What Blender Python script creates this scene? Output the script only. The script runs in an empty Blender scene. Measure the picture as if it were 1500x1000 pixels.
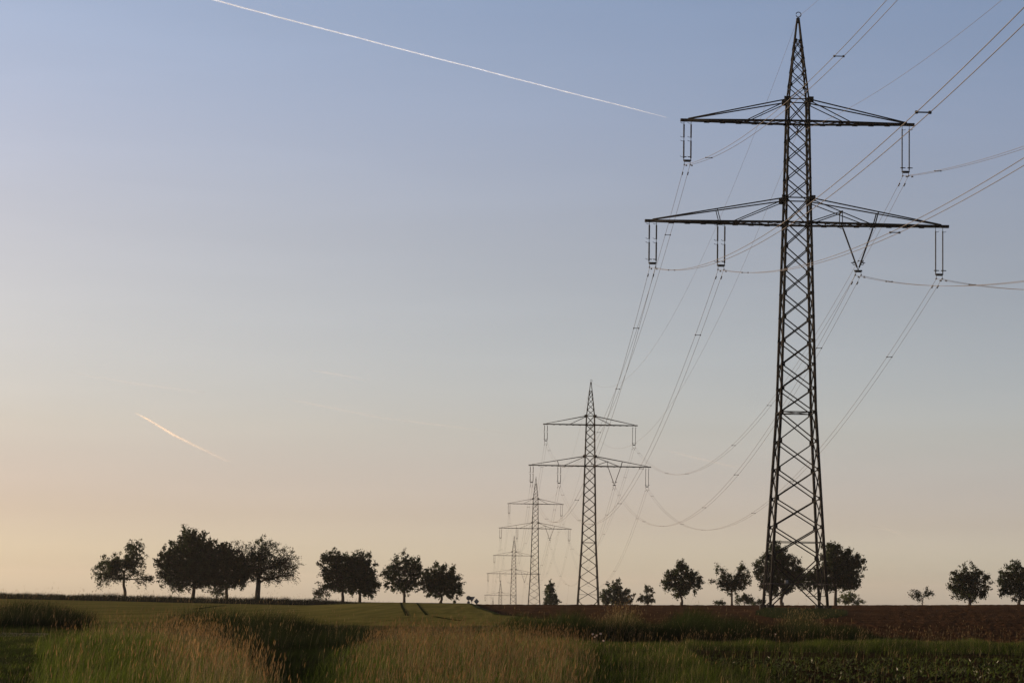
import bpy, math, random
import numpy as np
from math import radians, sin, cos, tan, atan, atan2, pi, sqrt
from mathutils import Matrix, Vector

rng = np.random.default_rng(11)
random.seed(5)
scene = bpy.context.scene

# ---------------------------------------------------------------- camera
# z = 0 is eye height; the meadow in front lies 1.7 m below it
F_PX = 3667.0
ROLL = 0.0165
PITCH = atan(373.2 / F_PX)
cam_d = bpy.data.cameras.new('camera')
cam = bpy.data.objects.new('camera', cam_d)
scene.collection.objects.link(cam)
scene.camera = cam
cam_d.sensor_width = 36.0
cam_d.lens = F_PX / 1500.0 * 36.0
cam_d.clip_start = 0.5
cam_d.clip_end = 200000.0
cam.matrix_world = Matrix.Rotation(pi / 2 + PITCH, 4, 'X') @ Matrix.Rotation(ROLL, 4, 'Z')

# ---------------------------------------------------------------- sky, sun, exposure
SUN_EL, SUN_AZ = radians(5.2), radians(-66.0)      # azimuth from +Y, negative = left of the view
world = bpy.data.worlds.new("World")
scene.world = world
world.use_nodes = True
nt = world.node_tree
nt.nodes.clear()
sky = nt.nodes.new('ShaderNodeTexSky')
sky.sky_type = 'NISHITA'
sky.sun_disc = False
sky.sun_elevation = SUN_EL
sky.sun_rotation = SUN_AZ
sky.altitude = 200
sky.air_density = 1.0
sky.dust_density = 2.2
sky.ozone_density = 1.6
bg = nt.nodes.new('ShaderNodeBackground')
bg.inputs['Strength'].default_value = 0.15
out = nt.nodes.new('ShaderNodeOutputWorld')
# low milky band of the morning air: tints the sky by height above the horizon and by side
tc = nt.nodes.new('ShaderNodeTexCoord'); sp = nt.nodes.new('ShaderNodeSeparateXYZ')
nt.links.new(tc.outputs['Generated'], sp.inputs[0])
def sky_ramp(src, lo, hi, stops):
    mr = nt.nodes.new('ShaderNodeMapRange'); mr.inputs[1].default_value = lo; mr.inputs[2].default_value = hi
    nt.links.new(src, mr.inputs[0])
    r_ = nt.nodes.new('ShaderNodeValToRGB'); e_ = r_.color_ramp.elements; r_.color_ramp.interpolation = 'B_SPLINE' if len(stops) > 2 else 'LINEAR'
    while len(e_) < len(stops): e_.new(.5)
    for el_, (p_, c_) in zip(e_, stops):
        el_.position = (p_ - lo) / (hi - lo); el_.color = (*c_, 1)
    nt.links.new(mr.outputs[0], r_.inputs[0]); return r_.outputs[0]
def mul(a_, b_):
    v_ = nt.nodes.new('ShaderNodeVectorMath'); v_.operation = 'MULTIPLY'
    for k_, q_ in ((0, a_), (1, b_)):
        if isinstance(q_, tuple): v_.inputs[k_].default_value = q_
        else: nt.links.new(q_, v_.inputs[k_])
    return v_.outputs[0]
SKY_K = (.006, .031, .066, .129, .182, .231)
SKY_C = [[2.365, 3.197, 6.943], [1.206, 1.227, 2.545], [1.124, 1.113, 1.63], [1.088, 0.905, 1.088], [1.128, 0.957, 1.2], [1.025, 0.932, 1.156]]
SIDE = (-0.331, -0.314, -0.212)
rz_ = sky_ramp(sp.outputs['Z'], 0.0, .25, [(k_, tuple(v_ / 12.0 for v_ in c_)) for k_, c_ in zip(SKY_K, SKY_C)])
rx_ = sky_ramp(sp.outputs['X'], -.3, .3, [(-.3, tuple(math.exp(-.3 * b_) / 1.2 for b_ in SIDE)), (.3, tuple(math.exp(.3 * b_) / 1.2 for b_ in SIDE))])
rt_ = sky_ramp(sp.outputs['Z'], 0.2, .7, [(.26, (1, 1, 1)), (.55, (.20, .18, .15))])     # dims the upper sky, out of view, to darken the ground
rl_ = sky_ramp(sp.outputs['X'], -.3, .3, [(-.3, (.70 / 1.4, .70 / 1.4, .72 / 1.4)), (.3, (1., 1., 1.))])   # evens the milky band out from side to side
ml_ = nt.nodes.new('ShaderNodeMapRange'); ml_.inputs[1].default_value = .02; ml_.inputs[2].default_value = .12
ml_.inputs[3].default_value = 1; ml_.inputs[4].default_value = 0; nt.links.new(sp.outputs['Z'], ml_.inputs[0])
mxl_ = nt.nodes.new('ShaderNodeMixRGB'); nt.links.new(ml_.outputs[0], mxl_.inputs[0]); mxl_.inputs[1].default_value = (.714, .714, .714, 1)
nt.links.new(rl_, mxl_.inputs[2])
# very faint wisps of high cloud
mp_ = nt.nodes.new('ShaderNodeMapping'); mp_.inputs['Scale'].default_value = (5, 5, 42); mp_.inputs['Rotation'].default_value = (.0, .18, 0)
nt.links.new(tc.outputs['Generated'], mp_.inputs['Vector'])
nz_ = nt.nodes.new('ShaderNodeTexNoise'); nz_.inputs['Scale'].default_value = 1.6; nz_.inputs['Detail'].default_value = 5; nt.links.new(mp_.outputs[0], nz_.inputs['Vector'])
rw_ = nt.nodes.new('ShaderNodeMapRange'); rw_.inputs[1].default_value = .45; rw_.inputs[2].default_value = .8; rw_.inputs[3].default_value = 1.0; rw_.inputs[4].default_value = 1.035
nt.links.new(nz_.outputs['Fac'], rw_.inputs[0])
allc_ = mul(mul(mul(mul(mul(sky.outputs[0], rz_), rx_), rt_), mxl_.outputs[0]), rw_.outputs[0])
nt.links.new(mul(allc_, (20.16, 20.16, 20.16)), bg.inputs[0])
nt.links.new(bg.outputs[0], out.inputs[0])

sun_d = bpy.data.lights.new('sun', 'SUN')
sun_d.energy = 4.2
sun_d.angle = radians(0.5)
sun_d.color = (1.0, 0.74, 0.50)
sun = bpy.data.objects.new('sun', sun_d)
scene.collection.objects.link(sun)
to_sun = Vector((cos(SUN_EL) * sin(SUN_AZ), cos(SUN_EL) * cos(SUN_AZ), sin(SUN_EL)))
sun.rotation_euler = to_sun.to_track_quat('Z', 'Y').to_euler()
sun.location = to_sun * 50 + Vector((0, 100, 0))

scene.view_settings.view_transform = 'Standard'
scene.view_settings.look = 'None'
scene.view_settings.exposure = 0.6
scene.view_settings.gamma = 1.0
try:
    scene.cycles.volume_bounces = 1
    scene.cycles.transparent_max_bounces = 12
except Exception:
    pass

# ---------------------------------------------------------------- helpers
def link(o, parent=None):
    scene.collection.objects.link(o)
    if parent is not None:
        o.parent = parent
    return o

def tag(o, label=None, cat=None, group=None, kind=None):
    if label: o['label'] = label
    if cat: o['category'] = cat
    if group: o['group'] = group
    if kind: o['kind'] = kind
    return o

def empty(name, loc, rz=0.0, parent=None):
    o = bpy.data.objects.new(name, None)
    o.empty_display_size = 0.5
    link(o, parent)
    o.location = loc
    o.rotation_euler = (0, 0, rz)
    return o

def mesh_np(name, V, Fq, mat, parent=None, cols=None, smooth=False):
    """V (n,3); Fq (m,k) faces of equal size, or a list of such arrays."""
    V = np.ascontiguousarray(V, dtype=np.float32)
    me = bpy.data.meshes.new(name)
    Fl = Fq if isinstance(Fq, list) else [Fq]
    Fl = [np.asarray(f, dtype=np.int32) for f in Fl if len(f)]
    me.vertices.add(len(V))
    me.vertices.foreach_set('co', V.ravel())
    nl = sum(f.size for f in Fl); nf = sum(len(f) for f in Fl)
    me.loops.add(nl)
    me.polygons.add(nf)
    me.loops.foreach_set('vertex_index', np.concatenate([f.ravel() for f in Fl]))
    st = []; s = 0
    for f in Fl:
        st.append(np.arange(len(f), dtype=np.int32) * f.shape[1] + s); s += f.size
    me.polygons.foreach_set('loop_start', np.concatenate(st))
    if smooth:
        me.polygons.foreach_set('use_smooth', np.ones(nf, dtype=bool))
    me.update(calc_edges=True)
    if cols is not None:
        a = me.color_attributes.new('tint', 'FLOAT_COLOR', 'POINT')
        c4 = np.ones((len(V), 4), dtype=np.float32); c4[:, :3] = cols
        a.data.foreach_set('color', c4.ravel())
    me.materials.append(mat)
    o = bpy.data.objects.new(name, me)
    return link(o, parent)

class MB:
    """collects bars, boxes, tubes and lathed shapes into one mesh"""
    def __init__(s):
        s.v = []; s.q = []; s.t = []; s.n = 0
    def add(s, V, Q=None, T=None):
        s.v.append(np.asarray(V, float))
        if Q is not None and len(Q): s.q.append(np.asarray(Q) + s.n)
        if T is not None and len(T): s.t.append(np.asarray(T) + s.n)
        s.n += len(V)
    def frame(s, d, hint=None):
        d = d / np.linalg.norm(d)
        h = np.array(hint if hint is not None else ((0, 0, 1) if abs(d[2]) < .9 else (1, 0, 0)), float)
        a = np.cross(h, d)
        if np.linalg.norm(a) < 1e-6:
            a = np.cross((0, 1, 0), d)
        a /= np.linalg.norm(a)
        return a, np.cross(d, a)
    def bar(s, p, q, w, h=None, hint=None):
        h = h or w
        p = np.array(p, float); q = np.array(q, float)
        a, b = s.frame(q - p, hint)
        V = [P + a * w / 2 * i + b * h / 2 * j for P in (p, q) for i, j in ((-1, -1), (1, -1), (1, 1), (-1, 1))]
        s.add(V, [(0, 3, 2, 1), (4, 5, 6, 7)] + [(i, (i + 1) % 4, 4 + (i + 1) % 4, 4 + i) for i in range(4)])
    def angle(s, p, q, w, t, sa=1, sb=1, hint=None):
        """rolled angle section: L of leg w and thickness t"""
        p = np.array(p, float); q = np.array(q, float)
        a, b = s.frame(q - p, hint)
        a = a * sa; b = b * sb
        L = [(0, 0), (w, 0), (w, t), (t, t), (t, w), (0, w)]
        V = [P + a * x + b * y for P in (p, q) for x, y in L]
        Q = [(i, (i + 1) % 6, 6 + (i + 1) % 6, 6 + i) for i in range(6)]
        Q += [(0, 1, 2, 3), (0, 3, 4, 5), (6, 9, 8, 7), (6, 11, 10, 9)]
        s.add(V, Q)
    def box(s, c, sx, sy, sz):
        c = np.array(c, float)
        V = [c + np.array((i * sx / 2, j * sy / 2, k * sz / 2)) for k in (-1, 1) for i, j in ((-1, -1), (1, -1), (1, 1), (-1, 1))]
        s.add(V, [(0, 3, 2, 1), (4, 5, 6, 7)] + [(i, (i + 1) % 4, 4 + (i + 1) % 4, 4 + i) for i in range(4)])
    def tube(s, P, R, k=6):
        P = np.asarray(P, float); n = len(P)
        R = np.broadcast_to(np.asarray(R, float), (n,))
        D = np.gradient(P, axis=0); D /= np.linalg.norm(D, axis=1)[:, None] + 1e-12
        ref = np.array((0, 0, 1.)) if abs(D[:, 2]).mean() < .8 else np.array((1., 0, 0))
        A = np.cross(ref, D); A /= np.linalg.norm(A, axis=1)[:, None] + 1e-12
        B = np.cross(D, A)
        an = np.arange(k) * 2 * pi / k
        V = P[:, None] + R[:, None, None] * (np.cos(an)[None, :, None] * A[:, None] + np.sin(an)[None, :, None] * B[:, None])
        V = V.reshape(-1, 3)
        i = np.arange(n - 1)[:, None] * k; j = np.arange(k)[None]
        Q = np.stack([i + j, i + (j + 1) % k, i + k + (j + 1) % k, i + k + j], -1).reshape(-1, 4)
        V = np.vstack([V, P[:1], P[-1:]])
        T = [(n * k, (jj + 1) % k, jj) for jj in range(k)] + [(n * k + 1, (n - 1) * k + jj, (n - 1) * k + (jj + 1) % k) for jj in range(k)]
        s.add(V, Q, T)
    def ring(s, c, R, r, axis=2, k=14, m=5, a0=0, a1=2 * pi):
        an = np.linspace(a0, a1, k + 1)
        P = np.zeros((k + 1, 3)); ax = [i for i in range(3) if i != axis]
        P[:, ax[0]] = R * np.cos(an); P[:, ax[1]] = R * np.sin(an)
        s.tube(P + np.array(c), r, m)
    def build(s, name, mat, parent=None, smooth=False):
        V = np.vstack(s.v)
        f = []
        if s.q: f.append(np.vstack(s.q))
        if s.t: f.append(np.vstack(s.t))
        return mesh_np(name, V, f, mat, parent, smooth=smooth)

# ---------------------------------------------------------------- materials
def mat(name):
    m = bpy.data.materials.new(name); m.use_nodes = True
    n = m.node_tree; n.nodes.clear()
    return m, n, n.nodes.new('ShaderNodeOutputMaterial')

def noise(n, scale, detail=4, vec=None, rough=.6):
    t = n.nodes.new('ShaderNodeTexNoise'); t.inputs['Scale'].default_value = scale
    t.inputs['Detail'].default_value = detail; t.inputs['Roughness'].default_value = rough
    if vec is not None: n.links.new(vec, t.inputs['Vector'])
    return t.outputs['Fac']

def ramp(n, fac, stops):
    r = n.nodes.new('ShaderNodeValToRGB'); e = r.color_ramp.elements
    while len(e) < len(stops): e.new(.5)
    for el, (p, c) in zip(e, stops):
        el.position = p; el.color = (*c, 1)
    n.links.new(fac, r.inputs[0]); return r.outputs[0]

def objvec(n, scale=(1, 1, 1), rot=(0, 0, 0)):
    g = n.nodes.new('ShaderNodeNewGeometry'); mp = n.nodes.new('ShaderNodeMapping')
    mp.inputs['Scale'].default_value = scale; mp.inputs['Rotation'].default_value = rot
    n.links.new(g.outputs['Position'], mp.inputs['Vector']); return mp.outputs[0]

def principled(n, out, col, rough=.7, metal=0., spec=.3, bump=None, bstr=.3, bdist=.05):
    p = n.nodes.new('ShaderNodeBsdfPrincipled')
    if isinstance(col, tuple): p.inputs['Base Color'].default_value = (*col, 1)
    else: n.links.new(col, p.inputs['Base Color'])
    p.inputs['Roughness'].default_value = rough; p.inputs['Metallic'].default_value = metal
    p.inputs['Specular IOR Level'].default_value = spec
    if bump is not None:
        b = n.nodes.new('ShaderNodeBump'); b.inputs['Strength'].default_value = bstr; b.inputs['Distance'].default_value = bdist
        n.links.new(bump, b.inputs['Height']); n.links.new(b.outputs[0], p.inputs['Normal'])
    n.links.new(p.outputs[0], out.inputs['Surface']); return p

def simple_mat(name, lo, hi, scale=3, rough=.7, metal=0., spec=.3, bstr=.2):
    m, n, o = mat(name); f = noise(n, scale, vec=objvec(n))
    principled(n, o, ramp(n, f, [(.3, lo), (.7, hi)]), rough, metal, spec, f, bstr, .02)
    return m

def leaf_mat(name, trans=.45, gloss=.06):
    m, n, o = mat(name)
    a = n.nodes.new('ShaderNodeAttribute'); a.attribute_name = 'tint'
    d = n.nodes.new('ShaderNodeBsdfDiffuse'); t = n.nodes.new('ShaderNodeBsdfTranslucent')
    g = n.nodes.new('ShaderNodeBsdfGlossy'); g.inputs['Roughness'].default_value = .45
    g.inputs['Color'].default_value = (.8, .8, .8, 1)
    n.links.new(a.outputs['Color'], d.inputs['Color']); n.links.new(a.outputs['Color'], t.inputs['Color'])
    mx = n.nodes.new('ShaderNodeMixShader'); mx.inputs[0].default_value = trans
    n.links.new(d.outputs[0], mx.inputs[1]); n.links.new(t.outputs[0], mx.inputs[2])
    m2 = n.nodes.new('ShaderNodeMixShader'); m2.inputs[0].default_value = gloss
    n.links.new(mx.outputs[0], m2.inputs[1]); n.links.new(g.outputs[0], m2.inputs[2])
    n.links.new(m2.outputs[0], o.inputs['Surface'])
    return m

M = {}
M['steel'] = simple_mat('painted steel', (.0075, .0078, .0085), (.015, .0152, .015), 1.2, .75, .0, .08)
M['plate'] = simple_mat('enamel plate', (.22, .21, .19), (.30, .29, .26), 4, .4)
M['insulator_dark'] = simple_mat('brown glazed porcelain', (.012, .010, .009), (.02, .015, .013), 5, .7, 0, .08)
M['insulator_grey'] = simple_mat('grey silicone', (.045, .050, .060), (.07, .075, .085), 5, .7, 0, .1)
M['fitting'] = simple_mat('galvanised fitting', (.03, .03, .03), (.06, .056, .052), 8, .6, 0, .2)
M['wire'] = simple_mat('weathered aluminium wire', (.085, .080, .078), (.135, .125, .12), .3, .55, .3, .4)
M['bark'] = simple_mat('bark', (.045, .036, .028), (.09, .07, .052), 4, .9, 0, .1, .6)
M['leaf'] = leaf_mat('tree leaves', .35, .01)
M['grass'] = leaf_mat('grass blades', .42, .006)
M['sign_grey'] = simple_mat('sign back', (.10, .10, .10), (.16, .16, .16), 3, .5, .5)
M['petal'] = simple_mat('flower head', (.42, .32, .27), (.55, .44, .38), 9, .8)

m, n, o = mat('earth under grass')
v = objvec(n); f = noise(n, .5, 6, v); f2 = noise(n, 9, 4, v)
principled(n, o, ramp(n, f, [(.3, (.016, .020, .007)), (.55, (.024, .026, .010)), (.75, (.030, .026, .014))]), 1., 0, .0, f2, .8, .15)
M['earth'] = m
m, n, o = mat('ploughed soil')
v = objvec(n); f = noise(n, .15, 5, v); f2 = noise(n, 3.5, 6, v, .7)
principled(n, o, ramp(n, f, [(.3, (.050, .027, .014)), (.5, (.066, .036, .019)), (.72, (.098, .056, .030))]), 1.0, 0, .0, f2, 1.0, .35)
M['soil'] = m
m, n, o = mat('wheat crop')
v = objvec(n, (1, 1, 1)); v2 = objvec(n, (1.1, .03, 1)); f = noise(n, .12, 5, v); f2 = noise(n, 6, 5, v, .7); f3 = noise(n, 1, 4, v2)
c1 = ramp(n, f, [(.3, (.128, .124, .036)), (.5, (.152, .144, .043)), (.7, (.178, .160, .050))])
c2 = ramp(n, f3, [(.35, (.62, .66, .62)), (.65, (1.2, 1.17, 1.12))])
mm = n.nodes.new('ShaderNodeMixRGB'); mm.blend_type = 'MULTIPLY'; mm.inputs[0].default_value = .7
n.links.new(c1, mm.inputs[1]); n.links.new(c2, mm.inputs[2])
principled(n, o, mm.outputs[0], 1., 0, .0, f2, .7, .2)
M['wheat'] = m
m, n, o = mat('dirt track')
v = objvec(n); f = noise(n, 1.2, 5, v)
principled(n, o, ramp(n, f, [(.3, (.12, .10, .08)), (.7, (.19, .16, .13))]), .95, 0, .05, f, .6, .05)
M['dirt'] = m
m, n, o = mat('damp beet soil')
v = objvec(n); f = noise(n, .8, 5, v); f2 = noise(n, 7, 6, v, .7)
principled(n, o, ramp(n, f, [(.3, (.016, .011, .007)), (.7, (.034, .023, .014))]), 1.0, 0, .0, f2, .9, .15)
M['beet_soil'] = m
M['track'] = simple_mat('trodden crop', (.016, .024, .006), (.030, .038, .010), 2, 1., 0, .0)

# ---------------------------------------------------------------- terrain height
U_K = np.array([-.40, -.205, -.136, -.079, -.016, .0136, .068, .113, .150, .205, .30])
Z_K = np.array([-1.0, -1.13, -1.27, -1.36, -1.25, -1.13, -.87, -.66, -.42, -.05, .3])
FAR_Y = np.array([345, 627.5, 1060, 1435, 1868, 2250, 3000, 9000])
FAR_Z = np.array([-1.0, -5.7, -9.8, -25.6, -48, -61, -64, -70.])
RIDGE = 352.0

def sstep(a, b, x):
    t = np.clip((x - a) / (b - a), 0, 1); return t * t * (3 - 2 * t)

def smooth_noise(X, Y, s, seed=0):
    r = np.random.default_rng(seed); o = 0
    for k in range(6):
        a = r.uniform(0, 2 * pi); fq = s * r.uniform(.6, 1.7); ph = r.uniform(0, 6.28)
        o = o + np.sin((X * cos(a) + Y * sin(a)) * fq + ph)
    return o / 6

def bank(X, Y, u):
    """small banks and the hollow of the near meadow (metres)"""
    px = 750 + u * F_PX
    b = 0.32 * np.exp(-((px - 200) / 150) ** 2 - ((Y - 58) / 9) ** 2)          # lit hump at the left
    b = b - 0.35 * np.exp(-((px - 400) / 110) ** 2 - ((Y - 74) / 9) ** 2)      # dark hollow behind it
    b = b + 0.20 * np.exp(-((px - 560) / 150) ** 2 - ((Y - 60) / 10) ** 2)
    b = b + 0.25 * np.exp(-((px - 40) / 110) ** 2 - ((Y - 102) / 6) ** 2)
    b = b - 0.20 * np.exp(-((Y - 92) / 6) ** 2) * sstep(730, 800, px) * (1 - sstep(1180, 1260, px)) * 0.6
    b = b + 0.16 * np.exp(-((Y - 89) / 3.0) ** 2) * sstep(880, 1000, px)        # grassy balk by the beet rows
    return b

def tz(X, Y):
    X = np.asarray(X, float); Y = np.asarray(Y, float)
    Ys = np.maximum(Y, 20.0); u = np.clip(X / Ys, -.4, .3)
    zr = np.interp(u, U_K, Z_K)
    # the left side stays low for longer; a grassy field bank carries the trees there
    side = sstep(-.03, .07, u)
    t = sstep(108, 335, Y) * side + sstep(135, 335, Y) * (1 - side)
    lift = .5 * (1 - sstep(-.085, -.045, u))
    near = -1.7 + (zr - lift + 1.7) * t + lift * sstep(340, 345, Y)
    z = np.where(Y >= RIDGE, zr + (FAR_Z[0] - zr) * sstep(RIDGE, 620, Y) + (np.interp(Y, FAR_Y, FAR_Z) - FAR_Z[0]), near)
    z = z + bank(X, Y, u) * (Y < 130) * (Y > 25)
    z = z + .05 * smooth_noise(X, Y, .5, 3) * (Y < 130)
    z = z + .15 * np.exp(-((X - 27.2) / 4.6) ** 2 - ((Y - 240) / 9) ** 2) * (abs(Y - 240) < 30)   # hummock at the pylon foot
    return z

def P(px, Y, up=0.0):
    X = (px - 750 + 6.5) / F_PX * Y
    return np.array((X, Y, float(tz(X, Y)) + up))

def grid_faces(ny, nx):
    i = np.arange(ny - 1)[:, None] * nx; j = np.arange(nx - 1)[None]
    return np.stack([i + j, i + j + 1, i + nx + j + 1, i + nx + j], -1).reshape(-1, 4)

xs = np.unique(np.concatenate([np.arange(-22, 22, .5), np.arange(-90, 90, 3.), np.sinh(np.linspace(-4.2, 4.2, 121)) * 130]))
ys = np.unique(np.concatenate([np.arange(28, 130, .8), np.arange(130, 360, 3.), np.arange(-60, 28, 8.), np.arange(360, 1000, 20.), np.geomspace(1000, 9000, 50), -np.geomspace(60, 2500, 25)]))
XX, YY = np.meshgrid(xs, ys)
ZZ = tz(XX, YY)
g = mesh_np('ground', np.stack([XX, YY, ZZ], -1).reshape(-1, 3), grid_faces(len(ys), len(xs)), M['earth'], smooth=True)
tag(g, kind='structure')

def sheet(name, material, Y, pxl, pxr, nx, dz, rough=0.0, skirt=False, seed=1, stretch=1.0):
    Y = np.asarray(Y, float); L = np.interp(Y, *pxl); R = np.interp(Y, *pxr)
    s = np.linspace(0, 1, nx)
    PX = L[:, None] * (1 - s) + R[:, None] * s
    YY = np.repeat(Y[:, None], nx, 1); X = (PX - 743.5) / F_PX * YY
    Z = tz(X, YY) + dz
    if rough:
        r = np.random.default_rng(seed)
        nz = r.normal(0, 1, Z.shape); nz = (nz + np.roll(nz, 1, 1) + np.roll(nz, -1, 1)) / 1.7
        Z = Z + rough * nz
        Z += rough * .8 * np.sin(YY * 2.1 + X * .35)
    V = np.stack([X, YY, Z], -1).reshape(-1, 3); Fc = grid_faces(len(Y), nx)
    if skirt:
        n0 = len(V); ny = len(Y)
        ring = np.concatenate([np.arange(nx), np.arange(1, ny) * nx + nx - 1, (ny - 1) * nx + np.arange(nx - 2, -1, -1), np.arange(ny - 2, 0, -1) * nx])
        V2 = V[ring].copy(); V2[:, 2] -= dz + .05
        k = len(ring); i = np.arange(k); j = (i + 1) % k
        Fc = np.vstack([Fc, np.stack([ring[j], ring[i], n0 + i, n0 + j], -1)]); V = np.vstack([V, V2])
    o = mesh_np(name, V, Fc, material, smooth=not rough)
    return tag(o, kind='structure')

# wheat on the left, bare ploughed earth on the right, their border running away from the camera
sheet('wheat_field', M['wheat'], np.concatenate([np.arange(118, 341, 1.5)]),
      ([118, 352], [-900, -500]), ([118, 140, 160, 190, 250, 352], [640, 860, 810, 735, 705, 690]), 160, .22, skirt=True)
sheet('wheat_crest', M['wheat'], np.arange(341, 352, 1.), ([341, 352], [480, 560]), ([341, 352], [691, 690]), 40, .22, skirt=True)
sheet('ploughed_field', M['soil'], np.concatenate([np.arange(101, 200, .55), np.arange(200, 400, 1.1)]),
      ([101, 112, 125, 150, 186, 250, 345, 400], [1160, 960, 900, 840, 735, 706, 691, 691]),
      ([101, 400], [1750, 1750]), 420, .05, rough=.028)
sheet('beet_field_soil', M['beet_soil'], np.arange(30, 86, .35),
      ([30, 55, 80, 86], [1085, 1060, 1010, 1005]), ([30, 86], [1800, 1700]), 120, .02, rough=.015, seed=4)
sheet('dirt_track', M['dirt'], np.arange(88.5, 94.5, .5), ([88, 95], [-500, -500]), ([88, 95], [66, 80]), 60, .02)

def wheel_track(path, w=.5):
    pts = []
    for (x0, y0), (x1, y1) in zip(path[:-1], path[1:]):
        k = 14
        for t in np.arange(k) / k: pts.append((x0 + (x1 - x0) * t, y0 + (y1 - y0) * t))
    pts.append(path[-1])
    V = []
    for px, Y in pts:
        p = P(px, Y); X = p[0]
        for s in (-w / 2, w / 2):
            V.append((X + s, Y, float(tz(X + s, Y)) + .235))
    n_ = len(pts); Fc = [(2 * i, 2 * i + 1, 2 * i + 3, 2 * i + 2) for i in range(n_ - 1)]
    o = mesh_np('wheel_track', np.array(V), np.array(Fc), M['track'])
    tag(o, kind='structure')
wheel_track([(588, 349), (588.5, 300), (590, 250), (593, 215), (597, 175)], .27)
wheel_track([(611, 349), (612.5, 300), (616, 250), (620, 215), (626, 180)], .22)
wheel_track([(636, 172), (652, 160), (676, 148)], .4)
wheel_track([(290, 215), (312, 255), (332, 290)], .6)

# ---------------------------------------------------------------- pylons
NODES_LOW = [0.0, 5.0, 8.0, 10.8, 13.7, 16.5, 19.4]
NODES_MID = list(np.linspace(19.4, 38.5, 9))[1:]
NODES_UP = [41.0] + list(np.linspace(41.0, 48.85, 5))[1:] + [51.1]
NODES_TOP = [52.6, 54.0, 55.3, 56.4, 57.3]
def hw(z):
    return float(np.interp(z, [0, 19.4, 38.5, 48.85, 51.1, 59.4], [2.83, 1.74, 1.26, 1.05, 1.0, .10]))

def faces4():
    """the four faces of the body as (corner a, corner b, inward normal)"""
    return [((-1, -1), (1, -1)), ((1, -1), (1, 1)), ((1, 1), (-1, 1)), ((-1, 1), (-1, -1))]

def corner(c, z):
    w = hw(z); return np.array((c[0] * w, c[1] * w, z))

def on_face(a, b, s, z):
    """point on a face, s from 0 (corner a) to 1 (corner b)"""
    return corner(a, z) * (1 - s) + corner(b, z) * s

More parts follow.
